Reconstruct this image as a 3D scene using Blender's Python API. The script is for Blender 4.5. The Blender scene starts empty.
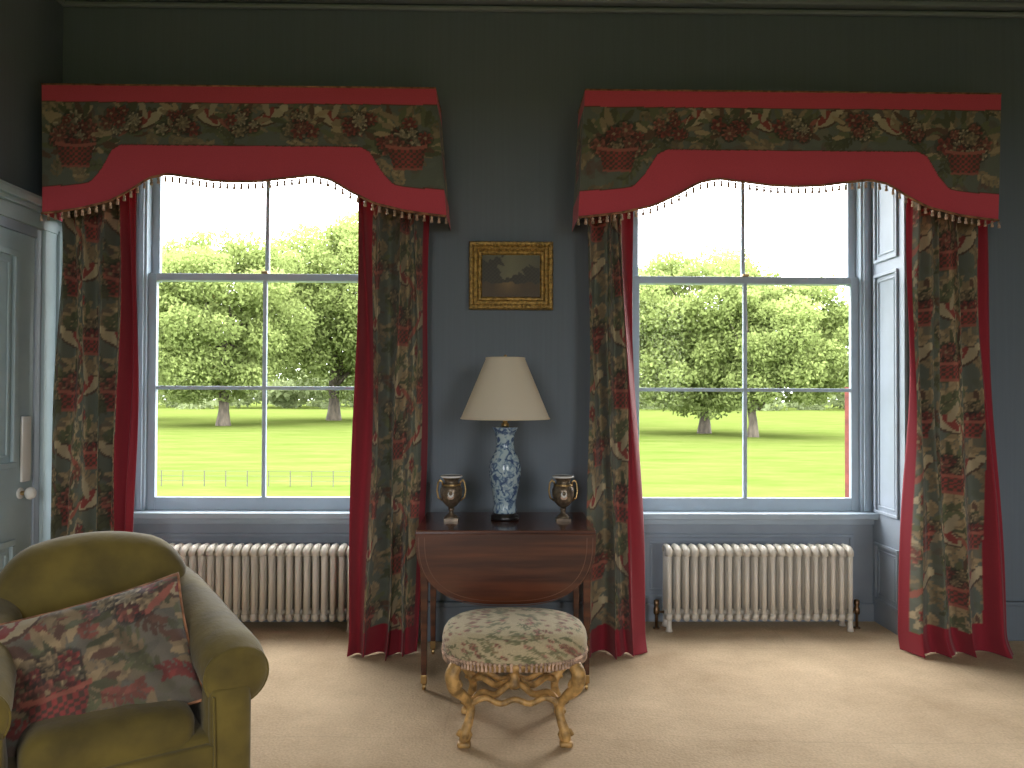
import bpy, math, random
import numpy as np
from mathutils import Matrix, Vector, Euler
random.seed(4); rng=np.random.default_rng(7)
scene=bpy.context.scene
try: scene.view_settings.view_transform='Standard'
except Exception: pass

def lin(c):
    return tuple(((v/255)/12.92 if v/255<=.04045 else (((v/255)+.055)/1.055)**2.4) for v in c)
# ------------------------------------------------------------------ materials
def newmat(name):
    m=bpy.data.materials.new(name); m.use_nodes=True
    return m,m.node_tree.nodes,m.node_tree.links,m.node_tree.nodes['Principled BSDF']
def mat(name,col,rough=.6,metal=0,var=.12,scale=(8,8,8),bump=0,bscale=60,sheen=0,coat=0,col2=None):
    m,N,L,b=newmat(name)
    tc=N.new('ShaderNodeTexCoord'); mp=N.new('ShaderNodeMapping'); mp.inputs['Scale'].default_value=scale
    L.new(tc.outputs['Object'],mp.inputs[0])
    nz=N.new('ShaderNodeTexNoise'); nz.inputs['Scale'].default_value=1; nz.inputs['Detail'].default_value=5
    L.new(mp.outputs[0],nz.inputs['Vector'])
    mx=N.new('ShaderNodeMix'); mx.data_type='RGBA'
    c2=col2 if col2 else tuple(v*(1+var) for v in col)
    c1=col if col2 else tuple(v*(1-var) for v in col)
    mr=N.new('ShaderNodeMapRange'); mr.inputs[1].default_value=.35; mr.inputs[2].default_value=.65
    L.new(nz.outputs[0],mr.inputs[0]); L.new(mr.outputs[0],mx.inputs[0])
    mx.inputs[6].default_value=(*c1,1); mx.inputs[7].default_value=(*c2,1)
    L.new(mx.outputs[2],b.inputs['Base Color'])
    b.inputs['Roughness'].default_value=rough; b.inputs['Metallic'].default_value=metal
    b.inputs['Sheen Weight'].default_value=sheen; b.inputs['Coat Weight'].default_value=coat
    if bump:
        n2=N.new('ShaderNodeTexNoise'); n2.inputs['Scale'].default_value=bscale; n2.inputs['Detail'].default_value=4
        L.new(tc.outputs['Object'],n2.inputs['Vector'])
        bp=N.new('ShaderNodeBump'); bp.inputs['Strength'].default_value=bump; bp.inputs['Distance'].default_value=.01
        L.new(n2.outputs[0],bp.inputs['Height']); L.new(bp.outputs[0],b.inputs['Normal'])
    return m
def attrmat(name,rough=.9,sheen=.15,bump=.15,bscale=250,var=.15,coat=0):
    m,N,L,b=newmat(name)
    at=N.new('ShaderNodeAttribute'); at.attribute_name='Col'
    tc=N.new('ShaderNodeTexCoord')
    nz=N.new('ShaderNodeTexNoise'); nz.inputs['Scale'].default_value=bscale; nz.inputs['Detail'].default_value=3
    L.new(tc.outputs['Object'],nz.inputs['Vector'])
    mr=N.new('ShaderNodeMapRange'); mr.inputs[3].default_value=1-var; mr.inputs[4].default_value=1+var
    L.new(nz.outputs[0],mr.inputs[0])
    vm=N.new('ShaderNodeVectorMath'); vm.operation='SCALE'
    L.new(at.outputs['Color'],vm.inputs[0]); L.new(mr.outputs[0],vm.inputs['Scale'])
    L.new(vm.outputs[0],b.inputs['Base Color'])
    b.inputs['Roughness'].default_value=rough; b.inputs['Sheen Weight'].default_value=sheen; b.inputs['Coat Weight'].default_value=coat
    bp=N.new('ShaderNodeBump'); bp.inputs['Strength'].default_value=bump; bp.inputs['Distance'].default_value=.004
    L.new(nz.outputs[0],bp.inputs['Height']); L.new(bp.outputs[0],b.inputs['Normal'])
    return m

M={}
M['wall']=mat('wall_paint',(.150,.180,.208),.75,var=.03,scale=(60,60,1.0))
M['paint']=mat('woodwork_paint',(.29,.34,.40),.45,var=.04)
M['sash']=mat('sash_paint',(.38,.46,.53),.4,var=.03)
M['door']=mat('door_paint',(.38,.48,.51),.4,var=.04)
M['ceil']=mat('ceiling_paint',(.66,.62,.54),.8,var=.03)
M['corn']=mat('cornice_paint',(.27,.30,.31),.7,var=.03)
M['brick']=mat('exterior_brick',(.16,.03,.02),.9,var=.3,scale=(3,3,14))
M['rad']=mat('radiator_enamel',(.68,.63,.54),.35,var=.03)
M['brass']=mat('brass',(.50,.34,.15),.3,1,var=.1)
M['pipe']=mat('old_brass',(.22,.14,.08),.35,1,var=.1)
M['gold']=mat('gilt_wood',(.42,.25,.085),.5,.15,var=.5,scale=(25,25,25),bump=.3,bscale=60)
M['giltframe']=mat('gilt_frame',(.40,.25,.07),.4,.55,var=.5,scale=(60,60,60),bump=.6,bscale=90)
M['mahog']=mat('mahogany',(.045,.012,.006),.25,var=.5,scale=(2,30,30),coat=.4,col2=(.12,.035,.014))
M['inlay']=mat('satinwood_inlay',(.15,.055,.025),.3,var=.2)
M['olive']=mat('olive_velvet',(.135,.098,.016),.85,var=.35,scale=(5,5,5),bump=.25,bscale=30,sheen=.2)
M['fab']=attrmat('printed_chintz')
M['needle']=attrmat('needlepoint',bscale=160,bump=.4,var=.25)
M['paintg']=attrmat('oil_painting',rough=.5,sheen=0,bump=.2,bscale=120,coat=.1)
M['cord']=mat('braid_silk',(.30,.13,.06),.7,var=.5,scale=(30,30,30))
M['tassel']=mat('tassel_silk',(.50,.34,.24),.7,var=.5,scale=(30,30,30))
M['black']=mat('ebonised_wood',(.012,.01,.01),.3)
M['porc']=mat('white_porcelain',(.75,.74,.70),.15,var=.03)
M['iron']=mat('painted_iron',(.05,.045,.035),.6)
M['bark']=mat('bark',(.07,.058,.042),.95,var=.4,scale=(3,3,1))
M['iv']=mat('urn_gilt_bronze',(.16,.12,.08),.32,var=.4,scale=(60,60,60),metal=.5)
def carpet():
    m,N,L,b=newmat('carpet')
    tc=N.new('ShaderNodeTexCoord')
    n1=N.new('ShaderNodeTexNoise'); n1.inputs['Scale'].default_value=1.6; n1.inputs['Detail'].default_value=6; n1.inputs['Roughness'].default_value=.65
    n2=N.new('ShaderNodeTexNoise'); n2.inputs['Scale'].default_value=90; n2.inputs['Detail'].default_value=3
    L.new(tc.outputs['Object'],n1.inputs['Vector']); L.new(tc.outputs['Object'],n2.inputs['Vector'])
    r=N.new('ShaderNodeValToRGB'); r.color_ramp.elements[0].position=.33; r.color_ramp.elements[1].position=.68
    r.color_ramp.elements[0].color=(.47,.345,.215,1); r.color_ramp.elements[1].color=(.68,.52,.345,1)
    L.new(n1.outputs[0],r.inputs[0])
    mr=N.new('ShaderNodeMapRange'); mr.inputs[3].default_value=.72; mr.inputs[4].default_value=1.28
    L.new(n2.outputs[0],mr.inputs[0])
    bk=N.new('ShaderNodeTexBrick'); bk.inputs['Scale'].default_value=1; bk.inputs['Brick Width'].default_value=2.6; bk.inputs['Row Height'].default_value=1.15; bk.offset=.3
    bk.inputs['Mortar Size'].default_value=.007; bk.inputs['Mortar Smooth'].default_value=1
    bk.inputs['Color1'].default_value=(1,1,1,1); bk.inputs['Color2'].default_value=(.985,.985,.985,1); bk.inputs['Mortar'].default_value=(.90,.90,.90,1)
    mp=N.new('ShaderNodeMapping'); mp.inputs['Rotation'].default_value=(0,0,.03); mp.inputs['Location'].default_value=(.3,.27,0)
    nd=N.new('ShaderNodeTexNoise'); nd.inputs['Scale'].default_value=2.5; L.new(tc.outputs['Object'],nd.inputs['Vector'])
    vs=N.new('ShaderNodeVectorMath'); vs.operation='SCALE'; vs.inputs['Scale'].default_value=.06; L.new(nd.outputs['Color'],vs.inputs[0])
    va=N.new('ShaderNodeVectorMath'); va.operation='ADD'; L.new(tc.outputs['Object'],va.inputs[0]); L.new(vs.outputs[0],va.inputs[1])
    L.new(va.outputs[0],mp.inputs[0]); L.new(mp.outputs[0],bk.inputs['Vector'])
    vm=N.new('ShaderNodeVectorMath'); vm.operation='SCALE'
    L.new(r.outputs[0],vm.inputs[0]); L.new(mr.outputs[0],vm.inputs['Scale'])
    v2=N.new('ShaderNodeVectorMath'); v2.operation='MULTIPLY'; L.new(vm.outputs[0],v2.inputs[0]); L.new(bk.outputs['Color'],v2.inputs[1])
    L.new(v2.outputs[0],b.inputs['Base Color'])
    b.inputs['Roughness'].default_value=.95
    bp=N.new('ShaderNodeBump'); bp.inputs['Strength'].default_value=.5; bp.inputs['Distance'].default_value=.008
    ad=N.new('ShaderNodeMath'); ad.operation='ADD'; L.new(n2.outputs[0],ad.inputs[0])
    m3=N.new('ShaderNodeMath'); m3.operation='MULTIPLY'; m3.inputs[1].default_value=8; L.new(n1.outputs[0],m3.inputs[0]); L.new(m3.outputs[0],ad.inputs[1])
    L.new(ad.outputs[0],bp.inputs['Height']); L.new(bp.outputs[0],b.inputs['Normal'])
    return m
M['carpet']=carpet()
def grass():
    m,N,L,b=newmat('grass')
    tc=N.new('ShaderNodeTexCoord')
    mp=N.new('ShaderNodeMapping'); mp.inputs['Scale'].default_value=(.16,.45,1); L.new(tc.outputs['Object'],mp.inputs[0])
    n1=N.new('ShaderNodeTexNoise'); n1.inputs['Scale'].default_value=1; n1.inputs['Detail'].default_value=9; n1.inputs['Roughness'].default_value=.78
    L.new(mp.outputs[0],n1.inputs['Vector'])
    r=N.new('ShaderNodeValToRGB'); r.color_ramp.elements[0].position=.35; r.color_ramp.elements[1].position=.68
    r.color_ramp.elements[0].color=(.050,.076,.014,1); r.color_ramp.elements[1].color=(.092,.108,.032,1)
    L.new(n1.outputs[0],r.inputs[0]); L.new(r.outputs[0],b.inputs['Base Color']); b.inputs['Roughness'].default_value=1
    b.inputs['Specular IOR Level'].default_value=0
    return m
M['grass']=grass()
def leafmat(name,c1,c2):
    m,N,L,b=newmat(name)
    at=N.new('ShaderNodeAttribute'); at.attribute_name='Col'
    N.remove(b); out=[n for n in N if n.type=='OUTPUT_MATERIAL'][0]
    mx=N.new('ShaderNodeMix'); mx.data_type='RGBA'; mx.inputs[6].default_value=(*c1,1); mx.inputs[7].default_value=(*c2,1)
    L.new(at.outputs['Fac'],mx.inputs[0])
    d=N.new('ShaderNodeBsdfDiffuse'); t=N.new('ShaderNodeBsdfTranslucent'); s=N.new('ShaderNodeMixShader'); s.inputs[0].default_value=.48
    L.new(mx.outputs[2],d.inputs[0]); L.new(mx.outputs[2],t.inputs[0]); L.new(d.outputs[0],s.inputs[1]); L.new(t.outputs[0],s.inputs[2]); L.new(s.outputs[0],out.inputs[0])
    return m
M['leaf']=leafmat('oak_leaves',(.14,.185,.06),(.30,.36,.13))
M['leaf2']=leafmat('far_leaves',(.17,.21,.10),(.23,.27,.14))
def shademat():
    m,N,L,b=newmat('lampshade_linen')
    out=[n for n in N if n.type=='OUTPUT_MATERIAL'][0]
    b.inputs['Base Color'].default_value=(.90,.82,.66,1); b.inputs['Roughness'].default_value=.85
    t=N.new('ShaderNodeBsdfTranslucent'); t.inputs[0].default_value=(.92,.82,.64,1)
    s=N.new('ShaderNodeMixShader'); s.inputs[0].default_value=.4
    nz=N.new('ShaderNodeTexNoise'); nz.inputs['Scale'].default_value=300
    bp=N.new('ShaderNodeBump'); bp.inputs['Strength'].default_value=.1; L.new(nz.outputs[0],bp.inputs['Height']); L.new(bp.outputs[0],b.inputs['Normal'])
    L.new(b.outputs[0],s.inputs[1]); L.new(t.outputs[0],s.inputs[2]); L.new(s.outputs[0],out.inputs[0])
    return m
M['shade']=shademat()
def glassmat():
    m,N,L,b=newmat('window_glass'); N.remove(b)
    out=[n for n in N if n.type=='OUTPUT_MATERIAL'][0]
    t=N.new('ShaderNodeBsdfTransparent'); g=N.new('ShaderNodeBsdfGlossy'); g.inputs['Roughness'].default_value=.02
    s=N.new('ShaderNodeMixShader'); s.inputs[0].default_value=.003
    L.new(t.outputs[0],s.inputs[1]); L.new(g.outputs[0],s.inputs[2]); L.new(s.outputs[0],out.inputs[0])
    return m
M['glass']=glassmat()
def vasemat():
    m,N,L,b=newmat('blue_white_porcelain')
    tc=N.new('ShaderNodeTexCoord')
    v=N.new('ShaderNodeTexNoise'); v.inputs['Scale'].default_value=30; v.inputs['Detail'].default_value=4; v.inputs['Distortion'].default_value=1.5
    L.new(tc.outputs['Object'],v.inputs['Vector'])
    r=N.new('ShaderNodeValToRGB'); e=r.color_ramp.elements
    e[0].position=.40; e[0].color=(.06,.10,.20,1); e[1].position=.56; e[1].color=(.40,.50,.53,1)
    x=e.new(.48); x.color=(.18,.27,.36,1)
    L.new(v.outputs[0],r.inputs[0]); L.new(r.outputs[0],b.inputs['Base Color']); b.inputs['Roughness'].default_value=.12
    return m
M['vase']=vasemat()

# ------------------------------------------------------------------ mesh builder
class MB:
    def __init__(s,name): s.name=name; s.v=[]; s.f=[]; s.m=[]; s.sm=[]; s.c=[]; s.mats=[]; s.xf=None
    def mi(s,k):
        if k not in s.mats: s.mats.append(k)
        return s.mats.index(k)
    def add(s,vs,fs,k,smooth=False,cols=None):
        o=len(s.v)
        s.v+= [tuple(p) for p in vs]; s.f+=[tuple(i+o for i in f) for f in fs]
        mi=s.mi(k); s.m+=[mi]*len(fs); s.sm+=[smooth]*len(fs)
        s.c+= list(cols) if cols is not None else [(.5,.5,.5)]*len(vs)
    def box(s,x0,x1,y0,y1,z0,z1,k):
        vs=[(x,y,z) for x in(x0,x1) for y in(y0,y1) for z in(z0,z1)]
        s.add(vs,[(0,1,3,2),(4,6,7,5),(0,4,5,1),(2,3,7,6),(0,2,6,4),(1,5,7,3)],k)
    def lathe(s,prof,k,c=(0,0,0),segs=32,a=1,b=1,n=2,cap=True,colf=None,smooth=True):
        vs=[];fs=[]
        for r,z in prof:
            for i in range(segs):
                t=2*math.pi*i/segs; ct,st=math.cos(t),math.sin(t)
                x=math.copysign(abs(ct)**(2/n),ct); y=math.copysign(abs(st)**(2/n),st)
                vs.append((c[0]+r*a*x,c[1]+r*b*y,c[2]+z))
        for j in range(len(prof)-1):
            for i in range(segs):
                i2=(i+1)%segs; fs.append((j*segs+i,j*segs+i2,(j+1)*segs+i2,(j+1)*segs+i))
        if cap:
            fs.append(tuple(reversed(range(segs)))); o=(len(prof)-1)*segs; fs.append(tuple(o+i for i in range(segs)))
        cols=[colf(*p) for p in vs] if colf else None
        s.add(vs,fs,k,smooth,cols)
    def tube(s,pts,rad,k,segs=10,closed=False,sq=1,smooth=True):
        P=[Vector(p) for p in pts]; n=len(P)
        if not hasattr(rad,'__len__'): rad=[rad]*n
        vs=[];fs=[]; up=None
        for i in range(n):
            if closed: t=P[(i+1)%n]-P[i-1]
            else: t=P[min(i+1,n-1)]-P[max(i-1,0)]
            t.normalize()
            if up is None:
                up=Vector((0,0,1)) if abs(t.z)<.9 else Vector((0,1,0))
            a=up-t*up.dot(t); a.normalize(); up=a; b=t.cross(a)
            for j in range(segs):
                th=2*math.pi*j/segs
                vs.append(P[i]+a*math.cos(th)*rad[i]+b*math.sin(th)*rad[i]*sq)
        R=n if closed else n-1
        for i in range(R):
            for j in range(segs):
                j2=(j+1)%segs; i2=(i+1)%n
                fs.append((i*segs+j,i*segs+j2,i2*segs+j2,i2*segs+j))
        if not closed:
            fs.append(tuple(reversed(range(segs)))); fs.append(tuple((n-1)*segs+j for j in range(segs)))
        s.add(vs,fs,k,smooth)
    def sph(s,c,r,k,segs=14,rings=9,sc=(1,1,1)):
        vs=[];fs=[]
        for i in range(rings+1):
            ph=math.pi*i/rings
            for j in range(segs):
                th=2*math.pi*j/segs
                vs.append((c[0]+r*sc[0]*math.sin(ph)*math.cos(th),c[1]+r*sc[1]*math.sin(ph)*math.sin(th),c[2]-r*sc[2]*math.cos(ph)))
        for i in range(rings):
            for j in range(segs):
                j2=(j+1)%segs; fs.append((i*segs+j,i*segs+j2,(i+1)*segs+j2,(i+1)*segs+j))
        s.add(vs,fs,k,True)
    def grid(s,fn,nu,nv,k,colf=None,smooth=True):
        vs=[];cols=[]
        for j in range(nv+1):
            for i in range(nu+1):
                u,v=i/nu,j/nv; vs.append(fn(u,v)); 
                if colf: cols.append(colf(u,v))
        fs=[(j*(nu+1)+i,j*(nu+1)+i+1,(j+1)*(nu+1)+i+1,(j+1)*(nu+1)+i) for j in range(nv) for i in range(nu)]
        s.add(vs,fs,k,smooth,cols if colf else None)
    def soft(s,c,size,r,k,n=10,fn=None):
        h=[d/2 for d in size]; r=min(r,*h)
        vs=[];fs=[]
        for ax in range(3):
            for sg in(-1,1):
                o=len(vs)
                for i in range(n+1):
                    for j in range(n+1):
                        p=[0,0,0]; p[ax]=sg
                        p[(ax+1)%3]=math.sin((i/n*2-1)*math.pi/2*.98)/math.sin(math.pi/2*.98); p[(ax+2)%3]=math.sin((j/n*2-1)*math.pi/2*.98)/math.sin(math.pi/2*.98)
                        q=[p[a]*h[a] for a in range(3)]
                        inn=[max(-(h[a]-r),min(h[a]-r,q[a])) for a in range(3)]
                        d=Vector([q[a]-inn[a] for a in range(3)])
                        if d.length>1e-9: d.normalize(); d*=r
                        P=[inn[a]+d[a] for a in range(3)]
                        if fn: P=fn(*P)
                        vs.append((c[0]+P[0],c[1]+P[1],c[2]+P[2]))
                for i in range(n):
                    for j in range(n):
                        q=(o+i*(n+1)+j,o+(i+1)*(n+1)+j,o+(i+1)*(n+1)+j+1,o+i*(n+1)+j+1)
                        fs.append(q if sg>0 else q[::-1])
        s.add(vs,fs,k,True)
    def rect(s,plane,pos,out,u0,u1,z0,z1,w,k):
        a,b=(pos,pos+out) if out>0 else (pos+out,pos)
        for (p,q,r,t) in ((u0,u1,z0,z0+w),(u0,u1,z1-w,z1),(u0,u0+w,z0+w,z1-w),(u1-w,u1,z0+w,z1-w)):
            if plane=='y': s.box(p,q,a,b,r,t,k)
            else: s.box(a,b,p,q,r,t,k)
    def build(s,bevel=0,loc=None,rotz=0,solid=0,scale=1):
        me=bpy.data.meshes.new(s.name); me.from_pydata(s.v,[],s.f)
        for k in s.mats: me.materials.append(M[k])
        me.polygons.foreach_set('material_index',s.m); me.polygons.foreach_set('use_smooth',s.sm)
        ca=me.color_attributes.new('Col','FLOAT_COLOR','POINT')
        c=np.ones((len(s.v),4),dtype=np.float32); c[:,:3]=np.array(s.c,dtype=np.float32); ca.data.foreach_set('color',c.ravel())
        me.update()
        o=bpy.data.objects.new(s.name,me); scene.collection.objects.link(o)
        if loc: o.location=loc
        o.rotation_euler[2]=rotz; o.scale=(scale,)*3
        if solid:
            w=o.modifiers.new('s','SOLIDIFY'); w.thickness=solid; w.offset=0
        if bevel:
            w=o.modifiers.new('b','BEVEL'); w.width=bevel; w.segments=2; w.limit_method='ANGLE'; w.angle_limit=math.radians(50)
        return o

# ------------------------------------------------------------------ fabric print rasters
BG=np.array(lin((96,100,88))); RED=np.array(lin((156,54,50))); COR=np.array(lin((176,96,78))); BEI=np.array(lin((170,146,108))); CRE=np.array(lin((192,174,138))); BRN=np.array(lin((94,62,46))); GRN=np.array(lin((98,100,66)))
CRIM=lin((202,74,88)); LIN=lin((138,30,44))
class Ras:
    def __init__(s,w,h,res=.004,wrap=True,bg=BG,mott=60):
        s.w,s.h,s.res,s.wrap=w,h,res,wrap
        nx,ny=int(round(w/res)),int(round(h/res)); s.nx,s.ny=nx,ny
        s.X,s.Y=np.meshgrid((np.arange(nx)+.5)*res,(np.arange(ny)+.5)*res)
        s.a=np.tile(bg,(ny,nx,1)).astype(float)
        for i in range(int(mott*w/.5)):
            s.ell(random.random()*w,random.random()*h,random.uniform(.02,.05),random.uniform(.012,.03),random.random()*3,random.choice([BEI*.6,BRN,GRN*.8,BG*.6,BG*1.3,RED*.4]),.35)
    def fade(s,k,bg=BG):
        s.a=s.a*(1-k)+np.array(bg)*k
        return s
    def d(s,cx,cy,ang=0):
        dx=s.X-cx; dy=s.Y-cy
        if s.wrap: dx=(dx+s.w/2)%s.w-s.w/2; dy=(dy+s.h/2)%s.h-s.h/2
        c,n=math.cos(ang),math.sin(ang); return dx*c+dy*n,-dx*n+dy*c
    def ell(s,cx,cy,rx,ry,ang,col,al=1):
        x,y=s.d(cx,cy,ang); m=(x/rx)**2+(y/ry)**2<1
        s.a[m]=s.a[m]*(1-al)+np.array(col)*al
    def flower(s,cx,cy,r,col,n=6,dk=.5):
        x,y=s.d(cx,cy); rr=np.hypot(x,y)/r; th=np.arctan2(y,x)+cx*90
        m=rr<1.15; s.a[m]=s.a[m]*dk
        m=rr<.8+.2*np.cos(n*th)
        sh=(.4+.8*rr)[...,None]*(.8+.3*np.cos(n*th+2))[...,None]*(.85+.25*np.sin(rr*9))[...,None]
        s.a[m]=(np.array(col)*sh)[m]
        m=rr<.2; s.a[m]=BEI*.8
    def basket(s,cx,cy,w,h):
        x,y=s.d(cx,cy); hw=w/2*(.72+.28*(y/h+.5)); m=(abs(y)<h/2)&(abs(x)<hw)
        lat=(np.sin(x*2*math.pi/.03)*np.sin(y*2*math.pi/.028))>.0
        col=np.where(lat[...,None],RED*1.05,BRN*.7)*(1.15-.6*(np.abs(x)/(w/2))[...,None]); s.a[m]=col[m]
        m=(abs(y-h/2-.01*(1-(x/(w/2))**2)*-1)<.009)&(abs(x)<w/2*1.08); s.a[m]=COR*.9
        m=(abs(y+h/2)<.007)&(abs(x)<w/2*.76); s.a[m]=COR*.8
    def bouquet(s,cx,cy,w,h,n=14,sc=1):
        for i in range(int(n*1.6)):
            a=random.uniform(-.2,math.pi+.2); q=random.uniform(.3,1)
            s.ell(cx+w*q*.66*math.cos(a),cy+h*q*math.sin(a)*1.05,.034*sc,.011*sc,a+random.uniform(-.6,.6),random.choice([GRN,BEI,BEI*.7,GRN*.6,BRN]))
        for i in range(n):
            a=random.uniform(0,math.pi); q=random.uniform(0,.8)
            s.flower(cx+w*q*.5*math.cos(a),cy+h*q*math.sin(a)*.85,random.uniform(.018,.036)*sc,random.choice([RED,RED,COR,CRE,BEI,COR*.8]),random.choice([5,6,8]))
    def bird(s,cx,cy,sc,fl=1,col=None):
        col=BEI if col is None else col
        s.ell(cx,cy,.056*sc,.027*sc,.5*fl,BRN*.7)
        s.ell(cx,cy,.05*sc,.02*sc,.5*fl,col*.85); s.ell(cx+fl*.045*sc,cy+.032*sc,.015*sc,.014*sc,0,col)
        s.ell(cx-fl*.07*sc,cy-.03*sc,.045*sc,.009*sc,.7*fl,COR*.8); s.ell(cx-fl*.012*sc,cy+.004*sc,.035*sc,.012*sc,.9*fl,RED*.8)
        s.ell(cx+fl*.066*sc,cy+.03*sc,.01*sc,.004*sc,0,BRN)
        s.ell(cx-fl*.02*sc,cy+.04*sc,.04*sc,.011*sc,1.9 if fl>0 else 1.2,col*.75)
    def sprig(s,cx,cy,ang,L,col,curl=2.5,k=1):
        n=int(L/.012); x,y=cx,cy
        for i in range(n):
            s.ell(x,y,.009,.0045,ang,col*.6)
            if i%2==0:
                for sg in(-1,1):
                    s.ell(x+.022*k*math.cos(ang+sg*.9),y+.022*k*math.sin(ang+sg*.9),.020*k,.0085*k,ang+sg*.7,col*random.uniform(.55,1.1))
            x+=.012*math.cos(ang); y+=.012*math.sin(ang); ang+=curl*.012*random.uniform(.5,3)
    def smp(s,u,v):
        if s.wrap: i=int(u/s.res)%s.nx; j=int(v/s.res)%s.ny
        else: i=min(max(int(u/s.res),0),s.nx-1); j=min(max(int(v/s.res),0),s.ny-1)
        return tuple(s.a[j,i])
tile=Ras(.56,.62)
for i in range(30): tile.sprig(random.uniform(0,.56),random.uniform(0,.62),random.uniform(0,6.3),random.uniform(.09,.22),random.choice([BEI,BEI,CRE*.9,GRN,BEI*.7,GRN*.7,GRN]),random.choice([-6,6]),random.choice([1,1.3]))
tile.bouquet(.15,.16,.25,.17,22,1.15); tile.basket(.15,.12,.17,.10)
tile.bouquet(.42,.47,.24,.15,18,1.15); tile.basket(.42,.42,.15,.09)
tile.bird(.40,.2,1.7,1,CRE); tile.bird(.13,.45,1.6,-1,CRE); tile.flower(.27,.35,.045,COR); tile.flower(.33,.04,.04,RED); tile.flower(.02,.34,.04,BEI)
tile.fade(.20)
def pelras(w):
    p=Ras(w,.62,.004,False)
    for i in range(70): p.sprig(random.uniform(0,w),random.uniform(.05,.55),random.uniform(0,6.3),random.uniform(.08,.2),random.choice([BEI,BEI*.8,GRN,BEI*.6,GRN*.7]),random.choice([-5,5]))
    for f in(.085,.915):
        p.bouquet(f*w,.27,.30,.22,40,1.4); p.basket(f*w,.225,.20,.12)
    for f,fl in((.27,1),(.42,-1),(.58,1),(.73,-1)):
        p.bird(f*w,.435+random.uniform(-.02,.02),1.5,fl,CRE)
    for f in(.2,.345,.5,.655,.8):
        p.bouquet(f*w,.36,.22,.16,14,1.2)
    return p.fade(.2)

# ------------------------------------------------------------------ room shell
XL,XR,YF,YB,ZC=-2.5,4.0,4.4,-2.6,3.72
W=[(-1.47,'1'),(1.545,'2')]; HW=.805; HEAD=3.05
w=MB('wall_front')
edges=[XL-.2]+[e for c,_ in W for e in(c-HW,c+HW)]+[XR+.2]
for i in(0,2,4): w.box(edges[i],edges[i+1],YF,5.1,0,ZC,'wall')
for c,_ in W:
    w.box(c-HW,c+HW,YF,5.1,HEAD,ZC,'wall')
    w.box(c-HW,c+HW,4.78,5.1,0,.64,'paint')
w.box(1.545+.757,1.545+HW,4.935,5.1,.64,1.46,'brick')
w.build()
w=MB('floor'); w.box(XL-.2,XR+.2,YB-.3,4.78,-.1,0,'carpet'); w.build()
w=MB('ceiling'); w.box(XL-.2,XR+.2,YB-.3,5.1,ZC,ZC+.15,'ceil'); w.build()
w=MB('wall_left'); w.box(XL-.2,XL,YB-.3,YF,0,ZC,'wall'); w.build()
w=MB('wall_right'); w.box(XR,XR+.2,YB-.3,YF,0,ZC,'wall'); w.build()
w=MB('wall_back'); RW=[-1.1,2.4]; rh=.66  # RW: openings added behind the camera to admit fill light
e=[XL]+[v for c in RW for v in(c-rh,c+rh)]+[XR]
for i in(0,2,4): w.box(e[i],e[i+1],YB-.3,YB,0,ZC,'wall')
for c in RW: w.box(c-rh,c+rh,YB-.3,YB,3.0,ZC,'wall'); w.box(c-rh,c+rh,YB-.3,YB,0,.6,'wall')
w.build()
w=MB('trim_1')
for (h0,h1,d) in((3.60,3.625,.03),(3.64,3.67,.06),(3.67,ZC,.12)):
    w.box(XL,XR,YF-d,YF,h0,h1,'corn'); w.box(XL,XL+d,YB,YF-d,h0,h1,'corn'); w.box(XR-d,XR,YB,YF-d,h0,h1,'corn')
w.build(.008)
w=MB('baseboard_front')
for a,b in((edges[0]+.2,edges[1]),(edges[2],edges[3]),(edges[4],XR)):
    w.box(a,b,YF-.022,YF,0,.2,'wall'); w.box(a,b,YF-.03,YF,.2,.225,'wall')
w.build(.006)
w=MB('baseboard_right'); w.box(XR-.022,XR,YB,YF-.03,0,.2,'wall'); w.build(.006)
w=MB('trim_2')
for c,_ in W:
    for sg in(-1,1):
        x=c+sg*HW; t=x-sg*.018
        w.box(min(x,t),max(x,t),YF-.005,4.80,0,HEAD,'paint')
        for z0,z1 in((.14,.50),(.68,2.15),(2.22,2.95)):
            w.rect('x',t,-sg*.014,YF+.06,4.74,z0,z1,.02,'paint')
            w.rect('x',t,-sg*.007,YF+.10,4.70,z0+.04,z1-.04,.012,'paint')
    w.box(c-HW+.018,c+HW-.018,YF,4.80,HEAD-.018,HEAD,'paint')
    w.rect('y',4.78,-.016,c-.66,c+.66,.14,.54,.022,'paint')
    w.rect('y',4.78,-.008,c-.61,c+.61,.19,.49,.014,'paint')
    w.box(c-HW+.018,c+HW-.018,4.76,4.78,0,.11,'paint')
w.build(.004)
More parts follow.
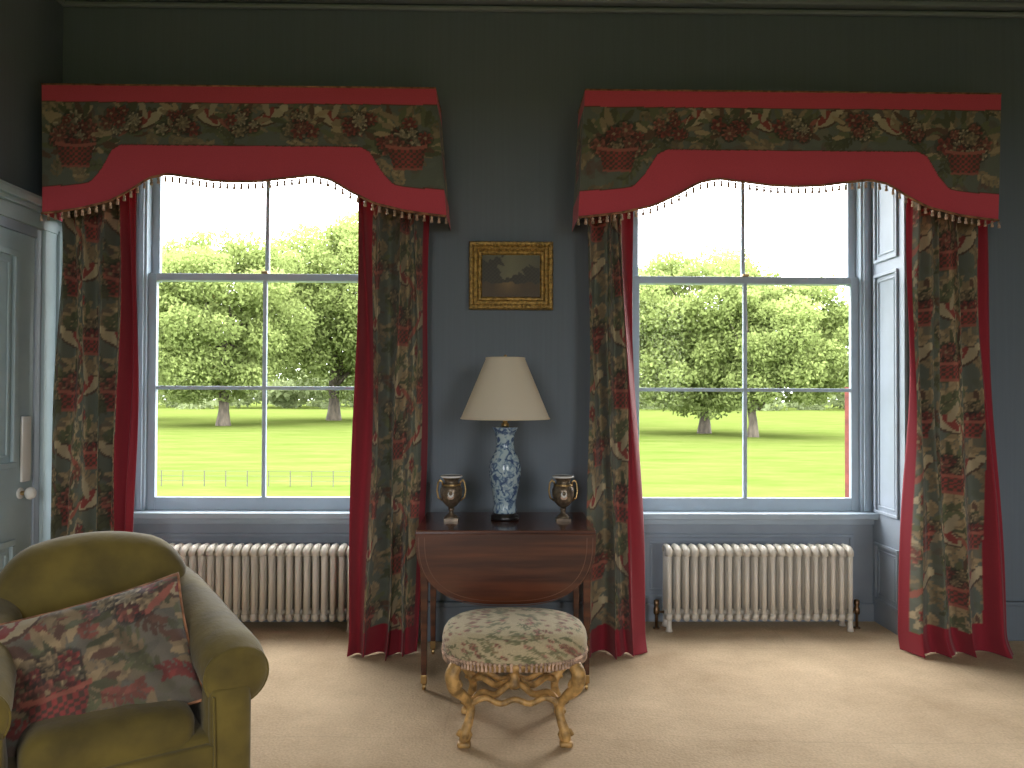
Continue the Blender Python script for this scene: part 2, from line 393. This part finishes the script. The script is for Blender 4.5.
for c,n in W:
    w=MB('window_'+n)
    for sg in(-1,1):
        xs=sorted((c+sg*.72,c+sg*(HW-.018))); w.box(xs[0],xs[1],4.79,4.93,.64,HEAD-.018,'sash')
        xs=sorted((c+sg*.735,c+sg*.765)); w.box(xs[0],xs[1],4.775,4.79,.68,HEAD-.03,'sash')
    w.box(c-.72,c+.72,4.79,4.93,HEAD-.07,HEAD-.018,'sash')
    w.box(c-HW+.018,c+HW-.018,4.70,4.93,.64,.675,'sash')
    w.box(c-HW+.018,c+HW-.018,4.755,4.78,.60,.64,'sash')
    y0,y1=4.815,4.85
    for a,b in((c-.72,c-.67),(c+.67,c+.72)): w.box(a,b,y0,y1,.675,2.15,'sash')
    w.box(c-.67,c+.67,y0,y1,.675,.757,'sash'); w.box(c-.67,c+.67,y0,y1,2.105,2.15,'sash')
    w.box(c-.012,c+.012,y0+.004,y1-.004,.757,2.105,'sash')
    w.box(c-.67,c+.67,y0+.005,y1-.005,1.425,1.447,'sash')
    y0,y1=4.855,4.89
    for a,b in((c-.72,c-.67),(c+.67,c+.72)): w.box(a,b,y0,y1,2.10,2.98,'sash')
    w.box(c-.67,c+.67,y0,y1,2.105,2.15,'sash'); w.box(c-.67,c+.67,y0,y1,2.93,2.98,'sash')
    w.box(c-.012,c+.012,y0+.004,y1-.004,2.15,2.93,'sash')
    w.box(c-.02,c+.02,4.80,4.83,2.15,2.165,'brass')
    w.add([(c-.67,4.832,.757),(c+.67,4.832,.757),(c+.67,4.832,2.105),(c-.67,4.832,2.105)],[(0,1,2,3)],'glass')
    w.add([(c-.67,4.872,2.15),(c+.67,4.872,2.15),(c+.67,4.872,2.93),(c-.67,4.872,2.93)],[(0,1,2,3)],'glass')
    w.build(.003)
for i,c in enumerate(RW):  # unseen rear windows, added for interior fill
    w=MB('window_%d'%(i+3))
    for a,b in((c-rh,c-rh+.07),(c+rh-.07,c+rh),(c-.02,c+.02)): w.box(a,b,YB-.15,YB-.08,.6,3.0,'sash')
    for z in(.6,1.85,2.94): w.box(c-rh,c+rh,YB-.15,YB-.08,z,z+.06,'sash')
    w.build()
# door in left wall
w=MB('door_1'); dy0,dy1=3.16,4.10; x=XL+.002
w.box(x,x+.035,dy0,dy1,0,2.22,'door')
for z0,z1 in((.14,.66),(1.02,2.12)):
    for y0,y1 in((dy0+.11,dy0+.42),(dy0+.52,dy1-.16)):
        w.rect('x',x+.035,.020,y0,y1,z0,z1,.03,'door'); w.rect('x',x+.035,.010,y0+.055,y1-.055,z0+.055,z1-.055,.014,'door')
w.box(x,x+.045,dy1,dy1+.05,0,2.27,'paint'); w.box(x,x+.06,dy1+.05,dy1+.16,0,2.29,'door'); w.box(x,x+.075,dy1+.16,dy1+.20,0,2.29,'door')
w.box(x,x+.06,dy0-.15,dy0,0,2.29,'door'); w.box(x,x+.05,dy0,dy1,2.22,2.27,'paint')
w.box(x,x+.065,dy0-.17,dy1+.205,2.27,2.35,'door'); w.box(x,x+.085,dy0-.19,dy1+.215,2.35,2.375,'door'); w.box(x,x+.105,dy0-.22,dy1+.23,2.375,2.41,'door'); w.box(x,x+.09,dy0-.2,dy1+.22,2.41,2.43,'door')
ky=dy1-.085
w.soft((x+.044,ky+.01,1.11),(.018,.075,.34),.008,'porc',4)
w.tube([(x+.03,ky-.02,.885),(x+.075,ky-.02,.885)],.011,'brass'); w.tube([(x+.034,ky-.02,.885),(x+.044,ky-.02,.885)],.03,'porc',16); w.sph((x+.09,ky-.02,.885),.033,'porc',sc=(.8,1,1))
w.build(.004)

# ------------------------------------------------------------------ pelmets
def interp(r,t): return float(np.interp(r,[a for a,_ in t],[b for _,b in t]))
BOT=[(0,2.510),(.12,2.513),(.25,2.533),(.36,2.548),(.45,2.525),(.55,2.46),(.66,2.40),(.8,2.362),(1,2.335)]
BND=[(0,2.70),(.60,2.70),(.645,2.675),(.70,2.57),(.75,2.505),(.80,2.49),(1,2.475)]
def pelmet(x0,x1,flare_l,flare_r):
    wd=x1-x0; ras=pelras(wd); yf=4.05; zt=3.02
    p=MB('pelmet')
    def pos(u,v):
        r=abs(2*u-1); zb=interp(r,BOT); z=zb+(zt-zb)*v
        k=(zt-z)/.68
        x=x0+wd*u + (flare_r*k*max(0,u-.5)*2) - (flare_l*k*max(0,.5-u)*2)
        y=yf-.015*k+.004*math.sin(u*41+3*v)*k
        return (x,y,z)
    def col(u,v):
        P=pos(u,v); r=abs(2*u-1); z=P[2]; bd=interp(r,BND)
        if z>zt-.095: return CRIM if z>zt-.09 else BRN
        if z>bd: return ras.smp(u*wd,z-2.42) if z>bd+.006 else tuple(BRN)
        return CRIM
    p.grid(pos,int(wd/.0055),120,'fab',col)
    for u,sg in((0,-1),(1,1)):
        def ps(a,v,u=u):
            P=pos(u,v); return (P[0],P[1]+(YF-.002-P[1])*a,P[2])
        def cs(a,v,u=u):
            P=pos(u,v); z=P[2]
            if z>zt-.095 or z<2.475: return CRIM
            return ras.smp(abs(u*wd-a*.35),z-2.42)
        p.grid(ps,50,100,'fab',cs)
    p.box(x0,x1,yf,YF-.002,zt-.02,zt-.001,'fab')
    p.tube([(x0,YF-.01,zt),(x0,yf,zt),(x1,yf,zt),(x1,YF-.01,zt)],.005,'cord',6)
    n=int(wd/.036); br=[]
    for i in range(n+1):
        P=pos(i/n,0); br.append((P[0],P[1]-.006,P[2]))
    p.tube(br,.0065,'cord',6)
    for i in range(n+1):
        P=br[i]; X,Y,Z=P
        p.tube([(X,Y,Z),(X,Y,Z-.012)],.002,'tassel',4)
        p.sph((X,Y,Z-.016),.0075,'tassel',6,4)
        p.lathe([(.004,-.020),(.0075,-.028),(.0085,-.040)],'tassel',(X,Y,Z),6)
    p.build()
pelmet(-2.41,-.345,-.02,.06)
pelmet(.445,2.675,.035,-.03)

# ------------------------------------------------------------------ curtains
def curtain(top,bot,Y,nf,cw,redl,redr,ph=0,amp=.05,off=0,seed=0):
    c=MB('curtain'); zt=2.98; zb=.008
    def pos(t,v):
        k=1-v
        kk=k**1.6
        xa=top[0]+(bot[0]-top[0])*kk; xb=top[1]+(bot[1]-top[1])*kk
        z=zb+(zt-zb)*v
        a=t*nf*2*math.pi+ph+.5*math.sin(1.9*z+seed)+.9*math.sin(t*7+seed)
        A=amp*(.6+.55*k)*(.8+.35*math.sin(t*9+seed*2))
        y=Y-A*math.sin(a)-.05*kk -.016*math.sin(2*a+z*1.3)-.006*math.sin(5*z+17*t)
        if z<.12:
            q=(1-z/.12)**2
            y-=.045*q*(1+.5*math.sin(t*11+seed)); 
        x=xa+(xb-xa)*t+.35*A*math.cos(a)*min(1,t*6,(1-t)*6)+.01*math.sin(3.1*z+t*9+seed)
        return (x,y,z)
    def col(t,v):
        z=zb+(zt-zb)*v; k=1-v
        if t<redl[0]+(redl[1]-redl[0])*k or t>1-(redr[0]+(redr[1]-redr[0])*k): return LIN
        if z<.135+.012*math.sin(t*13+seed): return LIN
        return tile.smp(t*cw+off,z+off*2)
    c.grid(pos,int(cw/.0065),360,'fab',col)
    c.build(solid=.003)
curtain((-2.385,-1.975),(-2.395,-1.96),4.22,4.1,1.0,(0,0),(.19,.20),.5,.045,.0,1)
curtain((-.775,-.385),(-.815,-.435),4.22,3.4,.92,(.20,.22),(.07,.05),2.0,.056,.13,2)
curtain((.485,.725),(.475,.81),4.22,2.6,.62,(0,0),(.15,.34),1.2,.052,.3,3)
curtain((2.262,2.69),(2.215,2.77),4.22,3.6,1.0,(.05,.04),(.13,.18),.2,.056,.22,4)
# ------------------------------------------------------------------ radiators
def radiator(cx,n,y=4.62,pitch=.0515):
    r=MB('radiator'); x0=cx-(n-1)*pitch/2
    for i in range(n):
        X=x0+i*pitch
        for dy in(-.055,0,.055):
            r.tube([(X,y+dy,.085),(X,y+dy,.455)],.0155,'rad',8,sq=1.0)
        pts=[(X,y-.062,.445),(X,y-.058,.468),(X,y-.04,.482),(X,y,.485),(X,y+.04,.482),(X,y+.058,.468),(X,y+.062,.445)]
        r.tube(pts,[.017,.02,.021,.021,.021,.02,.017],'rad',10)
        pts=[(X,y-.062,.105),(X,y-.058,.08),(X,y,.072),(X,y+.058,.08),(X,y+.062,.105)]
        r.tube(pts,[.017,.02,.02,.02,.017],'rad',10)
        if i in(0,n-1):
            for dy in(-.055,.055): r.lathe([(.022,.0),(.016,.02),(.014,.07)],'rad',(X,y+dy,0.001),10)
    L=(n-1)*pitch/2+.015
    r.tube([(cx-L,y,.455),(cx+L,y,.455)],.022,'rad',10); r.tube([(cx-L,y,.10),(cx+L,y,.10)],.022,'rad',10)
    for sg in(-1,1):
        xe=cx+sg*(L+.005); xp=xe+sg*.045
        r.tube([(xe,y,.10),(xp,y,.10),(xp,y,.001)],.009,'pipe',8)
        r.lathe([(.013,0),(.018,.01),(.018,.035),(.012,.05),(.016,.06),(.016,.085),(.006,.09)],'pipe',(xp,y,.085),12)
        r.lathe([(.02,0),(.02,.008)],'pipe',(xp,y,.001),12)
    r.build()
radiator(-1.42,22); radiator(1.55,22)

# ------------------------------------------------------------------ drop-leaf table
t=MB('drop_leaf_table'); cx=.031; hw=.425; H=.76
t.box(cx-hw,cx+hw,3.635,4.20,H-.02,H,'mahog')
def leaf(yf,drop=.33,n=2.7):
    pts=[]
    for i in range(41):
        a=math.pi*i/40; c,s_=math.cos(a),math.sin(a)
        pts.append((cx-hw*math.copysign(abs(c)**(2/n),c), H-.012-drop*abs(s_)**(2/n)))
    N=len(pts); vs=[(p[0],yf,p[1]) for p in pts]+[(p[0],yf+.018,p[1]) for p in pts]
    fs=[tuple(range(N)),tuple(reversed(range(N,2*N)))]+[(i,i+N,(i+1)%N+N,(i+1)%N) for i in range(N)]
    t.add(vs,fs,'mahog')
    for sc,wd,mt in((.90,.003,'inlay'),(.965,.003,'inlay')):
        vs=[];M0=H-.03
        for k in(sc,sc-wd*3):
            for p in pts: vs.append((cx+(p[0]-cx)*k,yf-.0012 if yf<4 else yf+.0192,M0+(p[1]-(H-.012))*k))
        fs=[(i,i+1,N+i+1,N+i) for i in range(N-1)]
        t.add(vs,fs,mt)
leaf(3.612); leaf(4.205)
t.box(cx-.385,cx+.385,3.66,3.68,.62,H-.02,'mahog'); t.box(cx-.385,cx+.385,4.15,4.17,.62,H-.02,'mahog')
for sg in(-1,1):
    xs=sorted((cx+sg*.385,cx+sg*.365)); t.box(xs[0],xs[1],3.68,4.15,.62,H-.02,'mahog')
    t.sph((cx+sg*.395,3.91,.68),.011,'brass')
    for y in(3.665,4.165):
        X=cx+sg*.385
        a,b=.021,.013
        for (z0,z1,p,q,mt) in((.075,H-.02,b,a,'mahog'),(.035,.075,.0145,.014,'brass')):
            vs=[(X+i*w_,y+j*w_,z) for z,w_ in((z0,p),(z1,q)) for i,j in((-1,-1),(1,-1),(1,1),(-1,1))]
            t.add(vs,[(3,2,1,0),(4,5,6,7),(0,1,5,4),(1,2,6,5),(2,3,7,6),(3,0,4,7)],mt)
        t.tube([(X-.008,y+.004,.018),(X+.008,y+.004,.018)],.017,'brass',14)
t.build(.003)
# ------------------------------------------------------------------ lamp
l=MB('table_lamp'); L0=(.028,3.97,H)
l.lathe([(.07,0),(.074,.006),(.072,.02),(.06,.026),(.062,.034)],'black',L0,32)
l.lathe([(.060,.034),(.062,.045),(.056,.07),(.056,.09),(.064,.13),(.074,.18),(.081,.225),(.083,.26),(.077,.30),(.062,.33),(.049,.355),(.045,.385),(.047,.42),(.054,.445),(.066,.465),(.069,.472),(.062,.474)],'vase',L0,40)
l.lathe([(.02,.474),(.02,.49),(.012,.495),(.012,.55),(.018,.555),(.018,.60)],'brass',L0,16)
l.sph((L0[0],L0[1],L0[2]+.645),.03,'porc',sc=(1,1,1.4))
for sg in(-1,1): l.tube([(L0[0]+sg*.015,L0[1],H+.56),(L0[0]+sg*.05,L0[1],H+.62),(L0[0]+sg*.055,L0[1],H+.72),(L0[0]+sg*.03,L0[1],H+.80),(L0[0],L0[1],H+.825)],.003,'brass',6)
l.sph((L0[0],L0[1],H+.838),.009,'brass')
zb_,zt_=1.278-H,1.588-H
l.lathe([(.229,zb_),(.2285,zb_+.002),(.100,zt_)],'shade',L0,64,cap=False)
for r_,z_ in((.2285,zb_),(.0995,zt_)):
    l.tube([(L0[0]+r_*math.cos(a*math.pi/24),L0[1]+r_*math.sin(a*math.pi/24),H+z_) for a in range(48)],.004,'shade',6,closed=True)
for a in(0,2.094,4.189): l.tube([(L0[0],L0[1],H+.824),(L0[0]+.098*math.cos(a),L0[1]+.098*math.sin(a),H+zt_-.004)],.002,'brass',5)
l.build()
# ------------------------------------------------------------------ urns
for ux in(-.245,.325):
    u=MB('mantel_urn'); 
    U=(ux,3.93,H)
    u.box(U[0]-.036,U[0]+.036,U[1]-.036,U[1]+.036,H,H+.014,'iv')
    u.lathe([(.033,.014),(.030,.022),(.014,.034),(.011,.05),(.018,.058),(.012,.064)],'iv',U,24)
    u.lathe([(.012,.064),(.03,.078),(.047,.10),(.056,.13),(.056,.16),(.046,.18)],'iv',U,28)
    u.lathe([(.046,.180),(.036,.19),(.034,.20),(.042,.212),(.054,.220),(.054,.226),(.042,.226)],'iv',U,28)
    u.lathe([(.0465,.176),(.049,.181),(.0445,.186)],'brass',U,28,cap=False)
    u.lathe([(.054,.219),(.057,.223),(.054,.228)],'porc',U,28,cap=False)
    u.sph((U[0],U[1]-.042,H+.135),.030,'tassel',16,9,(.85,.5,1)); u.sph((U[0],U[1]-.045,H+.137),.024,'porc',14,8,(.85,.58,1)); u.sph((U[0],U[1]-.054,H+.142),.012,'iv',14,8,(.85,.6,1))
    for sg in(-1,1):
        pts=[(U[0]+sg*x_,U[1],H+z_) for x_,z_ in((.045,.10),(.066,.115),(.073,.15),(.068,.19),(.058,.205),(.046,.195),(.044,.18))]
        u.tube(pts,[.005,.005,.0045,.0045,.006,.005,.004],'brass',8)
    u.build()
# ------------------------------------------------------------------ painting
p=MB('framed_painting'); x0,x1,z0,z1=-.178,.300,1.885,2.272
prof=[(0,.0),(0,.035),(.008,.046),(.02,.044),(.03,.03),(.045,.034),(.055,.022),(.066,.024),(.074,.010)]
vs=[];fs=[]
for o,h in prof:
    y=YF-h-.002
    vs+=[(x0+o,y,z0+o),(x1-o,y,z0+o),(x1-o,y,z1-o),(x0+o,y,z1-o)]
for j in range(len(prof)-1):
    for i in range(4): fs.append((j*4+i,j*4+(i+1)%4,(j+1)*4+(i+1)%4,(j+1)*4+i))
p.add(vs,fs,'giltframe')
for i in range(90):
    q=i/90*4; sd=int(q); f=q-sd; o=.020
    A=[(x0+o,z0+o),(x1-o,z0+o),(x1-o,z1-o),(x0+o,z1-o)]; a,b=A[sd],A[(sd+1)%4]
    p.sph((a[0]+(b[0]-a[0])*f,YF-.044,a[1]+(b[1]-a[1])*f),.0085,'giltframe',6,4,(1,.6,1))
def pc(u,v):
    n=math.sin(u*17+3*math.sin(v*9))*.06+math.sin(u*43+v*31)*.03
    sky=np.array(lin((112,108,76)))*(1-.9*abs(u-.5))
    tree=np.array(lin((56,50,30))); gr=np.array(lin((100,78,40)))
    if v<.34+n*.4: c=gr*(.6+1.1*max(0,1-abs(u-.45)*4)*(v/.34))
    elif (u<.30+n and v<.9+n) or (u>.74+n and v<.72+n) or (v<.5+n): c=tree*(1+.5*math.sin(u*90)*math.sin(v*70))
    else: c=sky
    return tuple(c)
p.grid(lambda u,v:(x0+.07+(x1-x0-.14)*u,YF-.013,z0+.07+(z1-z0-.14)*v),70,50,'paintg',pc)
p.build()
# ------------------------------------------------------------------ footstool
NB=np.array(lin((178,162,128)))
need=Ras(.36,.36,.004,True,NB,0)
PK=[np.array(lin((176,104,92))),np.array(lin((190,130,112))),np.array(lin((150,80,70))),np.array(lin((196,150,130)))]
for i in range(34): need.sprig(random.random()*.36,random.random()*.36,random.random()*6,.07,random.choice([np.array(lin((112,116,78))),np.array(lin((130,128,92))),np.array(lin((150,126,88)))]),8,.5)
for i in range(46): need.flower(random.random()*.36,random.random()*.36,random.uniform(.008,.016),random.choice(PK),5,.85)
need.fade(.15,NB)
s=MB('footstool'); SX,SY=.066,3.24
prof=[(.93,.340),(.985,.348),(1.0,.37),(1.005,.395),(.99,.418),(.95,.436),(.86,.452),(.72,.462),(.5,.470),(.25,.474),(.02,.475)]
pr=[]
for i in range(len(prof)-1):
    for k in range(6):
        f=k/6; pr.append((prof[i][0]*(1-f)+prof[i+1][0]*f,prof[i][1]*(1-f)+prof[i+1][1]*f))
pr.append(prof[-1])
s.lathe(pr,'needle',(SX,SY,0),260,a=.30,b=.235,n=2.5,colf=lambda x,y,z:need.smp(x+(z<.44)*z,y+z*1.2))
s.lathe([(.90,.312),(.95,.316),(.965,.335),(.95,.346),(.5,.346)],'gold',(SX,SY,0),96,a=.30,b=.235,n=2.5)
for i in range(110):
    a=2*math.pi*i/110; ca,sa=math.cos(a),math.sin(a)
    s.sph((SX+.299*math.copysign(abs(ca)**.8,ca),SY+.234*math.copysign(abs(sa)**.8,sa),.347),.0075,'tassel',6,4)
    s.lathe([(.004,.341),(.006,.326),(.006,.318)],'tassel',(SX+.296*math.copysign(abs(ca)**.8,ca),SY+.231*math.copysign(abs(sa)**.8,sa),0),5)
def spline(pts,n=6):
    out=[];P=[Vector(p) for p in pts];P=[P[0]*2-P[1]]+P+[P[-1]*2-P[-2]]
    for i in range(1,len(P)-2):
        for k in range(n):
            t=k/n; a,b,c,d=P[i-1],P[i],P[i+1],P[i+2]
            out.append(.5*((2*b)+(c-a)*t+(2*a-5*b+4*c-d)*t*t+(3*b-a-3*c+d)*t**3))
    out.append(P[-2]); return out
def rs(r,n): 
    L=len(r); m=(L-1)*n+1
    return list(np.interp(np.linspace(0,L-1,m),range(L),r))
for sx in(-1,1):
    for sy in(-1,1):
        P=[(.235,.165,.325),(.250,.178,.29),(.240,.172,.235),(.200,.15,.19),(.178,.135,.145),(.185,.145,.095),(.200,.160,.055),(.205,.165,.02)]
        s.tube(spline([(SX+sx*a,SY+sy*b,c) for a,b,c in P]),rs([.026,.030,.027,.019,.017,.019,.022,.016],6),'gold',12)
        for (a,b,c,r_) in((.236,.172,.245,.028),(.198,.160,.045,.028),(.185,.14,.165,.022)):
            sp=[(SX+sx*(a+r_*(1-k/14)*math.cos(k*.75)),SY+sy*b,c+r_*(1-k/14)*math.sin(k*.75)) for k in range(13)]
            s.tube(sp,[.011-.0004*k for k in range(13)],'gold',8)
        s.soft((SX+sx*.203,SY+sy*.163,.014),(.055,.05,.026),.012,'gold',4)
        s.tube(spline([(SX+sx*.185,SY+sy*.14,.15),(SX+sx*.14,SY+sy*.085,.185),(SX+sx*.08,SY+sy*.05,.165),(SX+sx*.03,SY+sy*.02,.19),(SX,SY,.195)]),.014,'gold',8)
for sy in(-1,1):
    s.tube(spline([(SX-.18,SY+sy*.14,.16),(SX-.12,SY+sy*.14,.185),(SX-.06,SY+sy*.135,.16),(SX,SY+sy*.13,.175),(SX+.06,SY+sy*.135,.16),(SX+.12,SY+sy*.14,.185),(SX+.18,SY+sy*.14,.16)]),.0125,'gold',8)
s.lathe([(.02,.17),(.035,.185),(.03,.20),(.018,.215),(.022,.23),(.004,.245)],'gold',(SX,SY,0),16)
s.build()
# ------------------------------------------------------------------ armchair
a=MB('armchair')
def backf(x,y,z):
    k=(z+.33)/.66
    zz=z+(.055*(1-(x/.31)**2) if z>0 else 0)*max(0,min(1,z/.2))
    return (x*(.93+.10*k-.10*max(0,k-.85)/.15),y+.10*k+.05*(x/.31)**2*-1,zz)
a.soft((0,.26,.545),(.64,.21,.66),.10,'olive',16,backf)
a.soft((0,.0,.235),(.66,.78,.24),.05,'olive',10)
a.soft((0,-.075,.365),(.50,.62,.16),.065,'olive',14,lambda x,y,z:(x,y,z+(.025*(1-(x/.26)**2)*(1-(y/.32)**2) if z>0 else 0)))
for sg in(-1,1):
    a.soft((sg*.335,-.02,.33),(.13,.74,.44),.055,'olive',10,lambda x,y,z,sg=sg:(x+sg*.02*max(0,z)/.2,y,z))
    P=[(sg*.30,.36,.70),(sg*.315,.25,.67),(sg*.335,.08,.625),(sg*.355,-.13,.58),(sg*.37,-.28,.55),(sg*.372,-.365,.525)]
    a.tube(spline(P),rs([.07,.082,.092,.10,.106,.100],6),'olive',24,sq=1.05)
    a.sph((sg*.372,-.365,.525),.100,'olive',24,12,(1.05,.32,1))
    a.tube([(sg*.372+.104*math.cos(k*math.pi/18),-.368,.525+.099*math.sin(k*math.pi/18)) for k in range(36)],.005,'olive',6,closed=True)
    a.soft((sg*.350,-.370,.29),(.135,.07,.42),.03,'olive',8)
    a.tube([(sg*.29,-.408,.48),(sg*.295,-.410,.30),(sg*.295,-.408,.12)],.005,'olive',6)
    for y in(-.34,.34): a.lathe([(.018,0),(.026,.06),(.03,.13)],'mahog',(sg*.29,y,0),12)
a.soft((0,-.385,.225),(.60,.05,.20),.02,'olive',8)
pts=[(x,-.39,.315) for x in np.linspace(-.25,.25,8)]; a.tube(pts,.006,'olive',6)
a.build(loc=(-1.325,2.60,0),rotz=math.radians(32),scale=.95)
# cushion
c=MB('throw_pillow')
Wd,Hd,T=.58,.43,.085
random.seed(11)
ct=Ras(.52,.52,.004,True,np.array(lin((104,98,84))))
for i in range(26): ct.sprig(random.random()*.52,random.random()*.52,random.random()*6,.15,random.choice([BEI*.8,BRN,GRN,BEI*.6,RED*.8,COR*.6]),6)
ct.bouquet(.18,.15,.3,.2,26,1.3); ct.basket(.18,.1,.19,.10); ct.bouquet(.42,.34,.28,.2,20,1.3); ct.bird(.1,.4,1.5,1,CRE)
ct.fade(.25,np.array(lin((104,94,88))))
for sd in(1,-1):
    def f(u,v,sd=sd):
        x,y=2*u-1,2*v-1
        e=max(0,(1-x**4)*(1-y**4))**.5
        wr=.009*math.sin(9*x+4*y)*e+.007*math.sin(14*y-5*x)*e+.004*math.sin(22*x+9*y)*e
        return (Wd/2*x*(1-.05*(1-y*y)),sd*(-1)*(T*e*(1-.1*(x*x+y*y))+wr),Hd/2*y*(1-.07*(1-x*x)))
    c.grid(f,110,84,'fab',lambda u,v:ct.smp(u*Wd,v*Hd))
edge=[]
for k in range(120):
    q=k/120*4; sd=int(q); g=(q-sd)*2-1
    x,y=[(g,-1),(1,g),(-g,1),(-1,-g)][sd]
    edge.append((Wd/2*x*(1-.05*(1-y*y)),0,Hd/2*y*(1-.07*(1-x*x))))
c.tube(edge,.006,'cord',6,closed=True)
o=c.build()
o.matrix_world=Matrix.Translation((-1.285,2.48,.535))@Euler((math.radians(-28),0,math.radians(20)),'XYZ').to_matrix().to_4x4()@Matrix.Rotation(math.radians(-13),4,'Y')

# ------------------------------------------------------------------ outside
w=MB('lawn_ground'); 
w.add([(-400,5.2,-2),(400,5.2,-2),(400,420,-2),(-400,420,-2)],[(0,1,2,3)],'grass'); w.build()
w=MB('rear_ground'); w.add([(-200,-200,-2),(200,-200,-2),(200,-3,-2),(-200,-3,-2)],[(0,1,2,3)],'grass'); w.build()
def leaves(centers,radii,N,size):
    nc=len(centers); wt=radii**2; idx=rng.choice(nc,N,p=wt/wt.sum())
    d=rng.normal(size=(N,3)); d/=np.linalg.norm(d,axis=1)[:,None]
    rad=radii[idx][:,None]*(rng.random((N,1))**.35)
    P=centers[idx]+d*rad*np.array([1,1,.7])
    a=rng.normal(size=(N,3)); a/=np.linalg.norm(a,axis=1)[:,None]
    b=np.cross(a,rng.normal(size=(N,3))); b/=np.linalg.norm(b,axis=1)[:,None]
    sz=size*(.6+.8*rng.random((N,1)))
    V=np.stack([P-a*sz,P-b*sz*.6,P+a*sz,P+b*sz*.6],1).reshape(-1,3)
    base=rng.random(nc)[idx]*.35+rng.random(N)*.25+.4*(d[:,2]*.5+.5)  # random clump and leaf tone, plus top light baked into upper leaf colours
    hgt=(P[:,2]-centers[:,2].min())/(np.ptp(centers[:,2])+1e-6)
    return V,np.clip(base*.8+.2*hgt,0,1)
def mkleafobj(name,V,col,mt,trunk=None,loc=(0,0,0)):
    n=len(V)//4; F=np.arange(n*4).reshape(n,4)
    vs=V.tolist(); fs=F.tolist(); cols=np.repeat(col,4)
    b=MB(name)
    if trunk: trunk(b)
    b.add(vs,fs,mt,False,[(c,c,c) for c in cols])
    return b.build(loc=loc)
def tree(loc,H,cz0,rx,offx=0,N=26000,seed=0,size=.24,n=150):
    random.seed(seed); cs=[];rs_=[]
    cz=(H+cz0)/2; rz=(H-cz0)/2
    for i in range(n):
        while True:
            x,y,z=[random.uniform(-1,1) for _ in range(3)]
            q=abs(x)**2.5+abs(y)**2.5+abs(z)**2.8
            if .08<q<1 : break
        cs.append((offx+x*rx*.9,y*rx*.8,cz+z*rz*.9)); rs_.append(random.uniform(.07,.17)*(rx+rz))
    cs=np.array(cs); V,col=leaves(cs,np.array(rs_),N,size)
    def tr(b):
        b.tube(spline([(0,0,-.1),(.05,0,H*.08),(0,.1,H*.2),(offx*.3,0,H*.45),(offx*.8,0,H*.8)]),rs([H*.04,H*.026,H*.024,H*.016,H*.004],6),'bark',10)
        for i in range(0,n,4):
            p=cs[i]; z0=random.uniform(.16,.45)*H
            m=(p[0]*.5,p[1]*.5,(z0+p[2])/2+.04*H)
            b.tube(spline([(offx*.2,0,z0),m,tuple(p)]),rs([H*.011,H*.007,H*.002],6),'bark',6)
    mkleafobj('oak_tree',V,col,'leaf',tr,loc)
tree((-29.3,82,-2),20.4,2.4,9.8,-1.5,85000,1,.20)
tree((-21.5,100,-2),26.3,2.4,12.8,2,95000,2,.24)
tree((18.4,69,-2),17.0,1.8,8.5,-1.8,85000,3,.175)
tree((20.8,63,-2),13.4,1.8,6.2,2.6,65000,4,.155)
tree((-50,100,-2),22,3.0,10,0,26000,5,.33)
tree((3,92,-2),20,3.0,9.5,0,26000,6,.3)
random.seed(21)
cs=[];rr=[]
for i in range(640):
    x=random.uniform(-190,200); y=random.uniform(170,230); h=12+4*math.sin(x*.05)+3*math.sin(x*.17+1)
    if x>74: h+=4
    cs.append((x,y,random.uniform(0,max(2,h)))); rr.append(random.uniform(2.5,5))
V,col=leaves(np.array(cs),np.array(rr),110000,.6)
mkleafobj('distant_woodland',V,col,'leaf2',None,(0,0,-2))
f=MB('estate_fence')
A=Vector((-40,29.0,-2)); B=Vector((1,28.2,-2)); n=52
for i in range(n+1):
    P=A.lerp(B,i/n); f.box(P.x-.013,P.x+.013,P.y-.013,P.y+.013,-2,-1.42,'iron')
for h in(.2,.38,.56):
    f.tube([A+Vector((0,0,h)),B+Vector((0,0,h))],.007,'iron',5)
f.build()

# ------------------------------------------------------------------ light
wd=bpy.data.worlds.new('overcast_sky'); scene.world=wd; wd.use_nodes=True
N=wd.node_tree.nodes; L=wd.node_tree.links; bg=N['Background']
tc=N.new('ShaderNodeTexCoord'); sp=N.new('ShaderNodeSeparateXYZ'); L.new(tc.outputs['Generated'],sp.inputs[0])
r=N.new('ShaderNodeValToRGB'); r.color_ramp.elements[0].position=.0; r.color_ramp.elements[0].color=(.90,.92,.97,1); r.color_ramp.elements[1].position=.7; r.color_ramp.elements[1].color=(1,.99,.97,1)
L.new(sp.outputs[2],r.inputs[0]); L.new(r.outputs[0],bg.inputs[0]); bg.inputs[1].default_value=13.0
def portal(x,y,z,sx,sz,rx):
    d=bpy.data.lights.new('window_portal','AREA'); d.shape='RECTANGLE'; d.size=sx; d.size_y=sz; d.cycles.is_portal=True
    o=bpy.data.objects.new('window_portal',d); o.location=(x,y,z); o.rotation_euler=(math.radians(rx),0,0); scene.collection.objects.link(o)
for c,_ in W: portal(c,4.94,1.85,1.6,2.42,-90)
for c in RW: portal(c,YB-.16,1.8,1.32,2.4,90)

cam=bpy.data.cameras.new('camera'); cam.sensor_width=36; cam.lens=27.04; cam.clip_end=1000
co=bpy.data.objects.new('camera',cam); scene.collection.objects.link(co)
co.matrix_world=Matrix.Translation((0,0,1.4))@Euler((math.radians(90.8),0,math.radians(-.9)),'XYZ').to_matrix().to_4x4()@Matrix.Rotation(math.radians(.22),4,'Z')
scene.camera=co
